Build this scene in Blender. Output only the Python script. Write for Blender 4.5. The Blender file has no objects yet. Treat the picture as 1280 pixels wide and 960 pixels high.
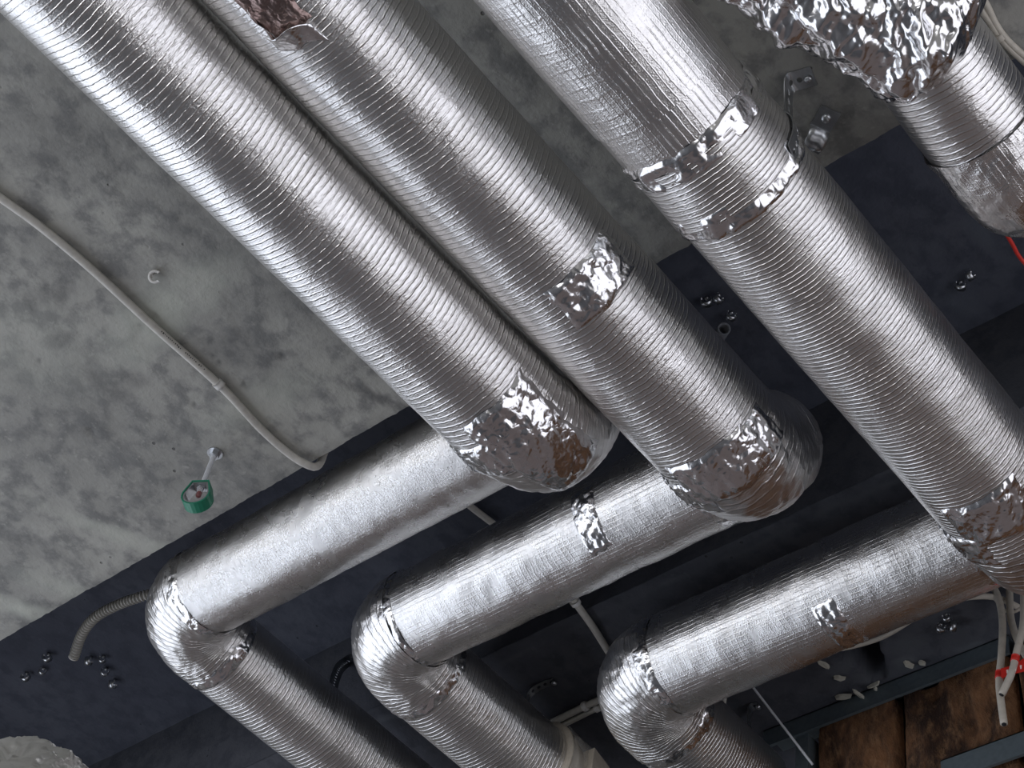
import bpy, math, random
import numpy as np
from mathutils import Matrix, Vector

random.seed(7); RNG = np.random.RandomState(7)
PI = math.pi
EYE = 1.6                                   # camera height above the floor; z below is measured from the eye
C = bpy.context.scene.collection
sc = bpy.context.scene

# ------------------------------------------------------------------ camera, light, exposure
W = np.array([[0.63808911, 0.6402936, 0.42762881],      # world axes seen from the camera (right, down, forward)
              [-0.75793081, 0.42453727, 0.49528678],
              [0.13558459, -0.64015015, 0.75619085]])
cam_d = bpy.data.cameras.new('camera'); cam = bpy.data.objects.new('camera', cam_d); C.objects.link(cam)
cam_d.sensor_width = 36.0; cam_d.lens = 2200 / 1280 * 36.0; cam_d.clip_start = 0.05
M = Matrix.Identity(4)
for i in range(3):
    M[i][0] = W[i, 0]; M[i][1] = -W[i, 1]; M[i][2] = -W[i, 2]
M[2][3] = EYE
cam.matrix_world = M
sc.camera = cam

vs = sc.view_settings
vs.view_transform = 'Standard'; vs.look = 'None'; vs.gamma = 1.0; vs.use_curve_mapping = False
vs.exposure = 0.35
world = bpy.data.worlds.new('world'); sc.world = world; world.use_nodes = True
bg = world.node_tree.nodes['Background']; bg.inputs[0].default_value = (0.55, 0.68, 1.0, 1); bg.inputs[1].default_value = 0.5

def window_light(name, loc, rot, sx, sy, radiance, col):
    d = bpy.data.lights.new(name, 'AREA'); d.shape = 'RECTANGLE'; d.size = sx; d.size_y = sy
    d.energy = radiance * PI * sx * sy       # radiance -> watts of a lambertian emitter
    d.color = col
    o = bpy.data.objects.new(name, d); C.objects.link(o); o.location = loc; o.rotation_euler = rot
    return o
# added daylight lamps in three unseen openings, shaped for the foil reflections (walls further down)
XB, XF, YL, YR = -3.6, 6.0, 4.2, -1.6        # room: back, far, left (+y), right (-y) walls
WIN = dict(left=dict(a=(-3.2, 2.0), z=(0.1, 3.6)), right=dict(a=(0.3, 5.4), z=(0.03, 3.75)), back=dict(a=(-1.5, 3.9), z=(0.9, 3.0)))
def mid(t): return (t[0] + t[1]) / 2
w = WIN['left'];  window_light('added_daylight_left', (mid(w['a']), YL - .02, mid(w['z'])), (-PI/2, 0, 0), w['a'][1]-w['a'][0], w['z'][1]-w['z'][0], 0.86, (.97, .985, 1))
w = WIN['right']; window_light('added_daylight_right', (mid(w['a']), YR + .02, mid(w['z'])), (PI/2, 0, 0), w['a'][1]-w['a'][0], w['z'][1]-w['z'][0], .72, (1, .925, .85))
w = WIN['back'];  window_light('added_daylight_back', (XB + .02, mid(w['a']), mid(w['z'])), (0, -PI/2, 0), w['z'][1]-w['z'][0], w['a'][1]-w['a'][0], 1.6, (1, .97, .93))

# ------------------------------------------------------------------ numeric helpers
def at(px, py, z=None, x=None, y=None):
    """a pixel of the photograph put on a real plane of the building"""
    d = W @ np.array([(px - 640) / 2200, (py - 480) / 2200, 1.0])
    t = z / d[2] if z is not None else (x / d[0] if x is not None else y / d[1])
    return d * t
def pj(P):
    c = np.asarray(P) @ W
    return c[..., 0] / c[..., 2] * 2200 + 640, c[..., 1] / c[..., 2] * 2200 + 480, c[..., 2]

_perm = RNG.permutation(256); _perm = np.concatenate([_perm, _perm, _perm])
_grad = RNG.normal(size=(256, 3)); _grad /= np.linalg.norm(_grad, axis=1)[:, None]
def pn(p):
    """perlin noise, about -1..1"""
    p = np.asarray(p, float); sh = p.shape[:-1]; p = p.reshape(-1, 3)
    i = np.floor(p).astype(int); f = p - i; i &= 255
    u = f * f * f * (f * (f * 6 - 15) + 10)
    out = 0
    for dx in (0, 1):
        for dy in (0, 1):
            for dz in (0, 1):
                h = _perm[_perm[_perm[i[:, 0] + dx] + i[:, 1] + dy] + i[:, 2] + dz]
                g = _grad[h]
                d = (g * (f - np.array([dx, dy, dz]))).sum(1)
                out = out + d * (u[:, 0] if dx else 1 - u[:, 0]) * (u[:, 1] if dy else 1 - u[:, 1]) * (u[:, 2] if dz else 1 - u[:, 2])
    return (out * 1.6).reshape(sh)
def fbm(p, o=3):
    p = np.asarray(p, float); a, s, k = 0, 1.0, 1.0
    for _ in range(o):
        a = a + s * pn(p * k + 17.3 * k); s *= .5; k *= 2.03
    return a
_td = RNG.normal(size=(9, 3)); _td /= np.linalg.norm(_td, axis=1)[:, None]; _tp = RNG.uniform(0, 9, 9)
def crumple(p, freq, n=5, warp=.25, off=0):
    """folded-foil relief: sum of triangle waves in random directions -> flat facets and sharp creases, -1..1"""
    p = np.asarray(p, float) * freq
    q = p + warp * np.stack([pn(p * .7 + 3 + off), pn(p * .7 + 31 + off), pn(p * .7 + 57 + off)], -1) * 2
    a = 0
    for k in range(n):
        t = q @ _td[(k + off) % 9] * (.7 + .22 * k) + _tp[k]
        a = a + (2 * np.abs(2 * (t - np.floor(t + .5))) - 1) / (1 + .35 * k)
    return a / 2.6

# ------------------------------------------------------------------ object helpers
def world_loc(o):
    v = np.zeros(3)
    while o is not None:
        v = v + np.array(o.location); o = o.parent
    return v
def mesh(name, V, F, mat, parent=None, uv=None, smooth=True, attr=None, origin=None):
    """one mesh object; V in eye-relative world coordinates"""
    V = np.asarray(V, float).reshape(-1, 3).copy(); V[:, 2] += EYE
    o0 = world_loc(parent) if parent is not None else (np.array(origin) + [0, 0, EYE] if origin is not None else np.zeros(3))
    V -= o0
    me = bpy.data.meshes.new(name)
    me.from_pydata(V.tolist(), [], [tuple(int(i) for i in f) for f in F])
    if uv is not None:
        l = me.uv_layers.new(name='UVMap'); l.data.foreach_set('uv', np.asarray(uv, np.float32).ravel())
    if attr:
        for k, a in attr.items():
            at_ = me.attributes.new(k, 'FLOAT', 'POINT'); at_.data.foreach_set('value', np.asarray(a, np.float32).ravel())
    if smooth:
        me.polygons.foreach_set('use_smooth', np.ones(len(me.polygons), bool))
    me.materials.append(mat); me.update()
    o = bpy.data.objects.new(name, me); C.objects.link(o)
    if parent is not None: o.parent = parent
    elif origin is not None: o.location = o0
    return o
def thing(name, label, cat, loc, group=None):
    o = bpy.data.objects.new(name, None); C.objects.link(o)
    o.location = (loc[0], loc[1], loc[2] + EYE); o.empty_display_size = .05
    o['label'] = label; o['category'] = cat
    if group: o['group'] = group
    return o
def tag(o, label, cat, group=None):
    o['label'] = label; o['category'] = cat
    if group: o['group'] = group
    return o
def structure(o): o['kind'] = 'structure'; return o
def joinVF(parts):
    V, F, n = [], [], 0
    for v, f in parts:
        v = np.asarray(v, float); V.append(v); F += [tuple(i + n for i in q) for q in f]; n += len(v)
    return np.concatenate(V), F
def box(x0, x1, y0, y1, z0, z1):
    V = [(x, y, z) for x in (x0, x1) for y in (y0, y1) for z in (z0, z1)]
    return V, [(0, 1, 3, 2), (4, 6, 7, 5), (0, 4, 5, 1), (2, 3, 7, 6), (0, 2, 6, 4), (1, 5, 7, 3)]
def basis(d, ref=(0, 0, 1)):
    d = np.array(d, float); d /= np.linalg.norm(d); r = np.array(ref, float)
    if abs(d @ r) > .95: r = np.array([1., 0, 0])
    a = np.cross(r, d); a /= np.linalg.norm(a); return a, np.cross(d, a), d
def lathe(prof, base, axis, n=20, ref=(0, 0, 1)):
    """prof: list of (radius, height along axis)"""
    a, b, d = basis(axis, ref); V, F = [], []
    for r, h in prof:
        for k in range(n):
            t = 2 * PI * k / n; V.append(np.array(base) + d * h + r * (math.cos(t) * a + math.sin(t) * b))
    for i in range(len(prof) - 1):
        for k in range(n):
            k2 = (k + 1) % n; F.append((i*n+k, i*n+k2, (i+1)*n+k2, (i+1)*n+k))
    F.append(tuple(range(n))[::-1]); F.append(tuple((len(prof)-1)*n + k for k in range(n)))
    return V, F

class Path:
    """polyline with filleted corners, sampled with a twist-free frame"""
    def __init__(s, pts, fil=None, ds=.002, ref=(0, 0, -1), spline=False):
        P = [np.array(p, float) for p in pts]
        if spline:
            Q = []
            E_ = [2*P[0]-P[1]] + P + [2*P[-1]-P[-2]]
            for i in range(1, len(E_) - 2):
                a, b, c, d = E_[i-1:i+3]
                for t in np.linspace(0, 1, 24, endpoint=False):
                    Q.append(.5*((2*b) + (c-a)*t + (2*a-5*b+4*c-d)*t*t + (3*b-a-3*c+d)*t**3))
            Q.append(P[-1]); 
        else:
            fil = fil or [0]*len(P); Q = [P[0]]
            for i in range(1, len(P) - 1):
                R = fil[i]; u = P[i-1]-P[i]; v = P[i+1]-P[i]; u /= np.linalg.norm(u); v /= np.linalg.norm(v)
                ang = math.acos(max(-1, min(1, u @ v))); L = R / math.tan(ang/2)
                bis = u + v; bis /= np.linalg.norm(bis); cen = P[i] + bis * R / math.sin(ang/2)
                a = P[i] + u*L - cen; c = P[i] + v*L - cen; tot = PI - ang
                for t in np.linspace(0, 1, 40):
                    Q.append(cen + (math.sin((1-t)*tot)*a + math.sin(t*tot)*c) / math.sin(tot))
            Q.append(P[-1])
        Q = np.array(Q); L = np.concatenate([[0], np.cumsum(np.linalg.norm(np.diff(Q, axis=0), axis=1))])
        keep = np.concatenate([[True], np.diff(L) > 1e-9]); Q = Q[keep]; L = L[keep]
        n = max(2, int(L[-1] / ds)); s.S = np.linspace(0, L[-1], n)
        s.P = np.stack([np.interp(s.S, L, Q[:, k]) for k in range(3)], -1); s.L = L[-1]
        T = np.gradient(s.P, axis=0); T /= np.linalg.norm(T, axis=1)[:, None]; s.T = T
        N = np.zeros_like(T); r = np.array(ref, float); r = r - T[0]*(r @ T[0]); N[0] = r/np.linalg.norm(r)
        for i in range(1, n):
            r = N[i-1] - T[i]*(N[i-1] @ T[i]); N[i] = r/np.linalg.norm(r)
        s.N = N; s.B = np.cross(T, N)
    def at(s, q):
        f = lambda A: np.stack([np.interp(q, s.S, A[:, k]) for k in range(3)], -1)
        n = f(s.N); b = f(s.B)
        return f(s.P), n/np.linalg.norm(n, axis=-1, keepdims=True), b/np.linalg.norm(b, axis=-1, keepdims=True)
    def locate(s, px, py, r):
        """(arc length, angle) of the surface point that the photograph shows at this pixel"""
        q = np.arange(0, s.L, .004); th = np.linspace(-PI, PI, 180, endpoint=False)
        p, n, b = s.at(q)
        X = p[:, None] + r*(np.cos(th)[None, :, None]*n[:, None] + np.sin(th)[None, :, None]*b[:, None])
        u, v, z = pj(X); d = np.hypot(u-px, v-py) + 60*(z - z.min())
        i = np.unravel_index(np.argmin(d), d.shape); return q[i[0]], th[i[1]]

def tube(path, s0, s1, r, disp=None, ds=.004, nt=96, cap=False):
    """swept tube between two arc lengths; r number or f(s); disp(s, theta, P) radial"""
    m = max(2, int(round((s1-s0)/ds)) + 1); q = np.linspace(s0, s1, m); th = np.linspace(-PI, PI, nt, endpoint=False)
    p, n, b = path.at(q); R = r(q) if callable(r) else np.full(m, float(r))
    dirv = np.cos(th)[None, :, None]*n[:, None] + np.sin(th)[None, :, None]*b[:, None]
    X = p[:, None] + R[:, None, None]*dirv
    if disp is not None:
        X = X + disp(q[:, None] + 0*th[None], th[None] + 0*q[:, None], X)[..., None]*dirv
    V = X.reshape(-1, 3)
    i = np.arange(m-1)[:, None]*nt; k = np.arange(nt)[None]; k2 = (k+1) % nt
    F = np.stack([i+k, i+k2, i+nt+k2, i+nt+k], -1).reshape(-1, 4)
    rm = R.mean(); tv = np.arange(nt+1)/nt*2*PI*rm
    u0 = np.repeat(q[:-1], nt); u1 = np.repeat(q[1:], nt); v0 = np.tile(tv[:-1], m-1); v1 = np.tile(tv[1:], m-1)
    UV = np.stack([np.stack([u0, v0], -1), np.stack([u0, v1], -1), np.stack([u1, v1], -1), np.stack([u1, v0], -1)], 1).reshape(-1, 2)
    F = F.tolist()
    if cap:
        for base in (0, (m-1)*nt):
            F.append([base + j for j in range(nt)]); UV = np.concatenate([UV, np.zeros((nt, 2))])
    return V, F, UV
def patch(path, s, th, ls, lt, r, lift=.002, cr=.003, freq=45, seed=0, ds=.003, jag=.12):
    """stuck-on piece of tape: irregular outline, edges pressed to the surface, crumpled middle"""
    m = max(6, int(ls/ds)); n = max(6, int(lt*r/ds)); a = np.linspace(-1, 1, m)[:, None]; c = np.linspace(-1, 1, n)[None]
    A = a + 0*c; B_ = c + 0*a
    ja = jag*pn(np.stack([B_*2.3 + seed, A*0 + .5 + np.sign(A), A*0 + .3], -1)); jb = jag*pn(np.stack([A*2.3 + seed, B_*0 + 7.5 + np.sign(B_), A*0 + .9], -1))
    q = s + ls/2*(A + ja*np.abs(A)); t = th + lt/2*(B_ + jb*np.abs(B_))
    p, nn, bb = path.at(q); dirv = np.cos(t)[..., None]*nn + np.sin(t)[..., None]*bb
    X = p + r*dirv
    edge = np.minimum(1, 6*np.minimum(1-np.abs(A), 1-np.abs(B_)))
    h = (lift + cr*(.5 + .5*crumple(X, freq, off=seed % 4)) + cr*.4*crumple(X, freq*2.6, off=(seed+1) % 4))*edge + .0006
    V = (X + h[..., None]*dirv).reshape(-1, 3)
    i = np.arange(m-1)[:, None]*n; k = np.arange(n-1)[None]
    F = np.stack([i+k, i+k+1, i+n+k+1, i+n+k], -1).reshape(-1, 4)
    uv = np.stack([q, t*r], -1).reshape(-1, 2)[F].reshape(-1, 2)
    return V, F.tolist(), uv
def pipe_mesh(name, path, r, mat, parent, s0=0, s1=None, **k):
    V, F, UV = tube(path, s0, path.L if s1 is None else s1, r, **k)
    return mesh(name, V, F, mat, parent, uv=UV)

# ------------------------------------------------------------------ materials
class NT:
    def __init__(s, name):
        s.m = bpy.data.materials.new(name); s.m.use_nodes = True; s.t = s.m.node_tree; s.b = s.t.nodes['Principled BSDF']; s.out = s.t.nodes['Material Output']
    def n(s, typ, **k):
        x = s.t.nodes.new(typ)
        for a, v in k.items(): setattr(x, a, v)
        return x
    def link(s, a, b): s.t.links.new(a, b)
    def sock(s, x, i, v):
        if v is None: return
        if hasattr(v, 'is_output'): s.link(v, x.inputs[i])
        else: x.inputs[i].default_value = v
    def math(s, op, a, b=None, c=None, clamp=False):
        x = s.n('ShaderNodeMath', operation=op, use_clamp=clamp)
        s.sock(x, 0, a); s.sock(x, 1, b); s.sock(x, 2, c); return x.outputs[0]
    def noise(s, vec, scale, detail=2, rough=.5, dim='3D'):
        x = s.n('ShaderNodeTexNoise', noise_dimensions=dim); s.sock(x, 'Vector', vec); s.sock(x, 'Scale', scale); s.sock(x, 'Detail', detail); s.sock(x, 'Roughness', rough); return x.outputs[0]
    def ramp(s, v, a, b, lo=0., hi=1., smooth=True):
        x = s.n('ShaderNodeMapRange', interpolation_type='SMOOTHSTEP' if smooth else 'LINEAR'); s.sock(x, 0, v); s.sock(x, 1, a); s.sock(x, 2, b); s.sock(x, 3, lo); s.sock(x, 4, hi); return x.outputs[0]
    def mix(s, f, a, b):
        x = s.n('ShaderNodeMix', data_type='RGBA'); s.sock(x, 0, f); s.sock(x, 6, a); s.sock(x, 7, b); return x.outputs[2]
    def bump(s, h, strength=1., dist=1., normal=None):
        x = s.n('ShaderNodeBump'); s.sock(x, 'Strength', strength); s.sock(x, 'Distance', dist); s.sock(x, 'Height', h)
        if normal is not None: s.link(normal, x.inputs['Normal'])
        return x.outputs[0]
    def set(s, **k):
        for a, v in k.items(): s.sock(s.b, a.replace('_', ' '), v)
        return s
def obj_co(t): return t.n('ShaderNodeTexCoord').outputs['Object']
def rgb(*c): return (c[0], c[1], c[2], 1)
def srgb(r, g, b):
    f = lambda c: (c/255/12.92 if c/255 < .04045 else ((c/255+.055)/1.055)**2.4)
    return (f(r), f(g), f(b), 1)

def foil(name, pitch=.0095, ring=.0008, long_pitch=None, long_amp=0, crinkle=.00062, cu=300, cv=95, rough=.29, col=(.88, .87, .855)):
    """aluminium jacket: strings of the scrim show as ridges round (ring) or along (long) the duct, with fine wrinkles"""
    t = NT(name)
    uvn = t.n('ShaderNodeTexCoord').outputs['UV']; sep = t.n('ShaderNodeSeparateXYZ'); t.link(uvn, sep.inputs[0]); u, v = sep.outputs[0], sep.outputs[1]
    co = obj_co(t)
    h = None
    def add(a): 
        nonlocal h
        h = a if h is None else t.math('ADD', h, a)
    if ring:
        w1 = t.math('MULTIPLY', t.math('SUBTRACT', t.noise(uvn, 9, 1), .5), pitch*1.8)
        w2 = t.math('MULTIPLY', t.math('SUBTRACT', t.noise(uvn, 90, 1), .5), pitch*.28)
        f = t.math('FRACT', t.math('DIVIDE', t.math('ADD', t.math('ADD', u, w1), w2), pitch))
        tri = t.math('ABSOLUTE', t.math('SUBTRACT', t.math('MULTIPLY', f, 2.), 1.))
        prof = t.ramp(tri, .62, .98)
        mask = t.ramp(t.noise(uvn, 12, 3, .6), .3, .55, .4, 1.)
        add(t.math('MULTIPLY', t.math('MULTIPLY', prof, mask), ring))
    if long_pitch:
        w1 = t.math('MULTIPLY', t.math('SUBTRACT', t.noise(uvn, 30, 2), .5), long_pitch*.5)
        f = t.math('FRACT', t.math('DIVIDE', t.math('ADD', v, w1), long_pitch))
        tri = t.math('ABSOLUTE', t.math('SUBTRACT', t.math('MULTIPLY', f, 2.), 1.))
        mask = t.ramp(t.noise(uvn, 20, 2), .35, .6, .35, 1.)
        add(t.math('MULTIPLY', t.math('MULTIPLY', t.ramp(tri, .68, 1.), mask), long_amp))
    cmb = t.n('ShaderNodeCombineXYZ'); t.link(t.math('MULTIPLY', u, cu), cmb.inputs[0]); t.link(t.math('MULTIPLY', v, cv), cmb.inputs[1])
    wr = t.noise(cmb.outputs[0], 1., 2, .55)
    add(t.math('MULTIPLY', t.math('ABSOLUTE', t.math('SUBTRACT', wr, .5)), crinkle*2.2))
    add(t.math('MULTIPLY', t.noise(co, 30, 1), .0012))
    nrm = t.bump(h, 1., 1.)
    smut = t.ramp(t.noise(co, 14, 4, .6), .45, .75)
    t.set(Base_Color=t.mix(t.math('MULTIPLY', smut, .25), rgb(*col), rgb(.72, .70, .68)), Metallic=1., Roughness=t.math('ADD', rough, t.math('MULTIPLY', smut, .08)), Normal=nrm)
    return t.m
def crumpled_foil(name, rough=.14, col=(.88, .88, .89), amp=.0006, scale=60):
    t = NT(name); co = obj_co(t)
    w_ = t.n('ShaderNodeVectorMath', operation='MULTIPLY_ADD'); nz = t.n('ShaderNodeTexNoise'); t.sock(nz, 'Vector', co); t.sock(nz, 'Scale', scale*.4)
    t.link(nz.outputs['Color'], w_.inputs[0]); w_.inputs[1].default_value = (.02, .02, .02); t.link(co, w_.inputs[2])
    a_ = t.math('ABSOLUTE', t.math('SUBTRACT', t.noise(w_.outputs[0], scale, 2), .5))
    t.set(Base_Color=rgb(*col), Metallic=1., Roughness=rough, Normal=t.bump(t.math('MULTIPLY', a_, amp*4), 1., 1.)); return t.m
def plain(name, col, rough=.5, metal=0., bump=None, **k):
    t = NT(name); t.set(Base_Color=col, Roughness=rough, Metallic=metal, **k)
    co = obj_co(t); nz = t.noise(co, 90, 3)
    t.set(Base_Color=t.mix(t.ramp(nz, .35, .75, 0, .35), col, rgb(col[0]*.6, col[1]*.6, col[2]*.6)))
    if bump: t.set(Normal=t.bump(t.noise(co, bump[0], 3), 1., bump[1]))
    return t.m
def concrete(name, pale, mid_, dark, scale=1., use_stain_tone=True):
    t = NT(name); co = obj_co(t)
    a = t.noise(co, 2.6*scale, 6, .62); b = t.noise(co, 19*scale, 6, .66); c = t.noise(co, 60*scale, 3, .6)
    vo = t.n('ShaderNodeTexVoronoi', feature='SMOOTH_F1'); t.sock(vo, 'Vector', co); t.sock(vo, 'Scale', 30*scale)
    col = t.mix(t.ramp(a, .36, .64), mid_, pale)
    col = t.mix(t.ramp(t.math('ADD', t.math('MULTIPLY', b, .8), t.math('MULTIPLY', vo.outputs['Distance'], .25)), .44, .64, 0, .75), col, dark)
    col = t.mix(t.ramp(c, .58, .72, 0, .55), col, pale)
    if use_stain_tone:
        an = t.n('ShaderNodeAttribute', attribute_name='stain_tone'); st = t.math('MULTIPLY', an.outputs['Fac'], t.ramp(c, .25, .6, .55, 1.))
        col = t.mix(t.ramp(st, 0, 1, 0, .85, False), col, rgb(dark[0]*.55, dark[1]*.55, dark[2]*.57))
        al = t.n('ShaderNodeAttribute', attribute_name='lime'); col = t.mix(t.math('MULTIPLY', al.outputs['Fac'], t.ramp(b, .3, .6, .3, 1.)), col, rgb(pale[0]*1.25, pale[1]*1.3, pale[2]*1.25))
    pores = t.n('ShaderNodeTexVoronoi', feature='F1'); t.sock(pores, 'Vector', co); t.sock(pores, 'Scale', 30*scale)
    pm = t.math('MULTIPLY', t.ramp(pores.outputs['Distance'], .06, .12, 1, 0), t.ramp(t.noise(co, 6, 2), .56, .66))
    col = t.mix(t.math('MULTIPLY', pm, .7), col, rgb(dark[0]*.35, dark[1]*.35, dark[2]*.35))
    h = t.math('ADD', t.math('MULTIPLY', b, .004), t.math('MULTIPLY', c, .0012)); h = t.math('SUBTRACT', h, t.math('MULTIPLY', pm, .003))
    t.set(Base_Color=col, Roughness=.85, Normal=t.bump(h, .8, 1.)); return t.m

M_RING = foil('foil_ringed')
M_RING2 = foil('foil_ringed_fine', pitch=.0078, ring=.0010)
M_GRID = foil('foil_gridded', pitch=.016, ring=.00016, long_pitch=.0092, long_amp=.0004, crinkle=.0005, cu=220, cv=200, rough=.28)
M_FUZZ = foil('foil_wrinkled', pitch=.0065, ring=.00018, long_pitch=None, crinkle=.0010, cu=420, cv=150, rough=.26)
M_FUZZG = foil('foil_wrinkled_gridded', pitch=.012, ring=.00015, long_pitch=.0085, long_amp=.00028, crinkle=.0006, cu=330, cv=190, rough=.26)
M_TAPE = crumpled_foil('foil_tape', .2, amp=.0011, scale=42)
M_CRUMP = crumpled_foil('foil_crumpled', .2, amp=.0009, scale=38)
M_CRUMP2 = crumpled_foil('foil_end_wrap', .34, (.86, .84, .80), .0008, 40)
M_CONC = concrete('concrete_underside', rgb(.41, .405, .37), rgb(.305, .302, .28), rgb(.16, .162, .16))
M_SLAB = concrete('concrete_recess_shaded', rgb(.075, .082, .105), rgb(.052, .058, .080), rgb(.036, .041, .060))  # recess shade put into the colour: dark navy instead of plain concrete
M_BEAM2 = concrete('concrete_far_beam_shaded', rgb(.088, .093, .108), rgb(.062, .066, .082), rgb(.042, .046, .060))  # beam concrete darkened in its colour for the same shade
M_FLOOR = concrete('concrete_floor', rgb(.14, .14, .145), rgb(.105, .106, .112), rgb(.07, .07, .075), .3, False)
M_WALL = plain('wall_plaster', rgb(.42, .40, .37), .9)
M_WALL2 = plain('grey_board', rgb(.17, .135, .125), .8)
M_PVC = plain('conduit_plastic', rgb(.62, .60, .55), .45)
M_WHITE = plain('white_plastic', rgb(.78, .77, .74), .4)
M_CABLE = plain('cable_sheath', rgb(.55, .51, .44), .5)
M_WIRE = plain('pale_wire', rgb(.6, .62, .65), .4)
M_ZINC = plain('zinc_steel', rgb(.62, .64, .66), .32, 1.)
M_DARKZ = plain('dull_zinc_steel', rgb(.35, .37, .40), .42, 1.)
M_TRACK = plain('track_steel', rgb(.22, .27, .30), .45, .7)
M_GREEN = plain('green_paint', rgb(.02, .22, .13), .4)
M_RED = plain('red_tape', rgb(.65, .03, .02), .45)
M_REDPRINT = plain('tape_print', rgb(.85, .78, .72), .5)
M_INK = plain('print_ink', rgb(.05, .05, .05), .6)
M_BLACK = plain('dark_void', rgb(.012, .013, .016), .9)
M_BEIGE = plain('fan_plastic', rgb(.60, .54, .45), .5)
M_PLASTER = plain('pale_plaster', rgb(.55, .53, .45), .9, bump=(60, .004))
M_BROWNF = crumpled_foil('torn_lining', .35, (.35, .26, .24), .0012, 60)
def _wool():
    t = NT('mineral_wool'); co = obj_co(t)
    m = t.n('ShaderNodeMapping'); t.link(co, m.inputs[0]); m.inputs['Scale'].default_value = (1, 1.3, .55)
    m.inputs['Rotation'].default_value = (.5, 0, 0)
    a = t.noise(m.outputs[0], 11, 6, .62); b = t.noise(m.outputs[0], 48, 5, .7)
    col = t.mix(t.ramp(a, .4, .66), rgb(.035, .016, .009), rgb(.21, .098, .042)); col = t.mix(t.ramp(b, .45, .75, 0, .55), col, rgb(.36, .20, .10))
    t.set(Base_Color=col, Roughness=1., Normal=t.bump(t.math('ADD', t.math('MULTIPLY', a, .03), t.math('MULTIPLY', b, .012)), 1., 1.)); return t.m
M_WOOL = _wool()
def _film():
    t = NT('clear_film'); co = obj_co(t)
    t.set(Base_Color=rgb(.9, .87, .8), Roughness=.18, Transmission_Weight=0., Alpha=.30, Specular_IOR_Level=.9, Normal=t.bump(t.noise(co, 50, 3), .8, .006)); return t.m
M_FILM = _film()

# ------------------------------------------------------------------ the shell of the room
ZB, ZS, ZB2 = 2.25, 2.70, 2.42               # dropped slab, recess, far beam (undersides, from the eye)
XE, XE2, XW = 1.213, 1.91, 2.406             # edge of dropped slab, near edge of far beam, face of partition
def ell(X, Y, cx, cy, rx, ry, rot, soft=.35):
    c, s = math.cos(rot), math.sin(rot); u = ((X-cx)*c + (Y-cy)*s)/rx; v = (-(X-cx)*s + (Y-cy)*c)/ry
    d = np.sqrt(u*u + v*v); return np.clip((1 + soft - d)/(2*soft), 0, 1)
def sheet(xs, ys, z, dz=None):
    X, Y = np.meshgrid(xs, ys, indexing='ij'); Z = np.full_like(X, z) if dz is None else z + dz(X, Y)
    n = len(ys); i = np.arange(len(xs)-1)[:, None]*n; k = np.arange(n-1)[None]
    F = np.stack([i+k, i+k+1, i+n+k+1, i+n+k], -1).reshape(-1, 4).tolist()
    return X, Y, Z, F

# dropped slab (trim_1): fine sheet below, plain block above
xs = np.concatenate([[-3.8, -2, -.5], np.arange(0, XE+.001, .0085)]); xs[-1] = XE
ys = np.concatenate([[-1.8, -.4], np.arange(0, 3.2, .0085), [3.6, 4.4]])
X, Y, Z, F = sheet(xs, ys, ZB)
P3 = np.stack([X, Y, 0*X], -1)
chip = .0022*fbm(np.stack([0*X, Y*9, 0*X], -1), 3) + .0022*pn(np.stack([0*X, Y*70, 0*X], -1))
edge_w = np.clip((X - (XE-.03))/.03, 0, 1)
X = X + edge_w*chip
Z = Z + .0012*pn(P3*14) + edge_w**4*.004
st = np.zeros_like(X); lime = np.zeros_like(X)  # stain marks plus broad darker tone beside the leftmost duct
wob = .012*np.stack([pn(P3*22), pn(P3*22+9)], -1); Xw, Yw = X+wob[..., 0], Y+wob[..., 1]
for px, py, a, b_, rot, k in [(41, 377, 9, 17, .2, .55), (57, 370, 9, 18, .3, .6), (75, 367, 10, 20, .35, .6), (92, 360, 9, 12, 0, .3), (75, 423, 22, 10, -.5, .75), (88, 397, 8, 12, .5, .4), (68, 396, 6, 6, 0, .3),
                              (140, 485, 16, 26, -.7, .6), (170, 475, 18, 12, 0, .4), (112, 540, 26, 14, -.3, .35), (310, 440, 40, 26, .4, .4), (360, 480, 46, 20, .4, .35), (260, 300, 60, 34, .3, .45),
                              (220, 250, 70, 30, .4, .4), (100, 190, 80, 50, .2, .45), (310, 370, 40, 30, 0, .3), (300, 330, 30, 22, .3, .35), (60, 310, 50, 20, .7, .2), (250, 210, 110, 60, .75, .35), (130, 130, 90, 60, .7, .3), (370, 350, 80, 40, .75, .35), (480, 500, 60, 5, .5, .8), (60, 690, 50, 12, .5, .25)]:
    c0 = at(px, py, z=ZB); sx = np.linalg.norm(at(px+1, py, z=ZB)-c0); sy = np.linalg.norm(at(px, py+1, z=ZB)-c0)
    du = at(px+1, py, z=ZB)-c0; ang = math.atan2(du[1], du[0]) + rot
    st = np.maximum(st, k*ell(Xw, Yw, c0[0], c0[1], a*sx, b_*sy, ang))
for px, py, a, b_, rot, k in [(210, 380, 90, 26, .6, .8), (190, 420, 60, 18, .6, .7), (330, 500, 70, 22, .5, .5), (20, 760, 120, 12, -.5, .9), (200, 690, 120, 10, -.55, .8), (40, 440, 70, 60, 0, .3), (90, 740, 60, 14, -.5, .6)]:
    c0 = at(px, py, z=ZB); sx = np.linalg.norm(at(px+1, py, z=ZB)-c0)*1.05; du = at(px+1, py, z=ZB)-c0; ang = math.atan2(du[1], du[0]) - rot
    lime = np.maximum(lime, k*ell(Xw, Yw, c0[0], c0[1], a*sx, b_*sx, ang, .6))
st = np.clip(st + .25*np.clip(fbm(P3*5, 4), 0, 1), 0, 1)
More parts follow.
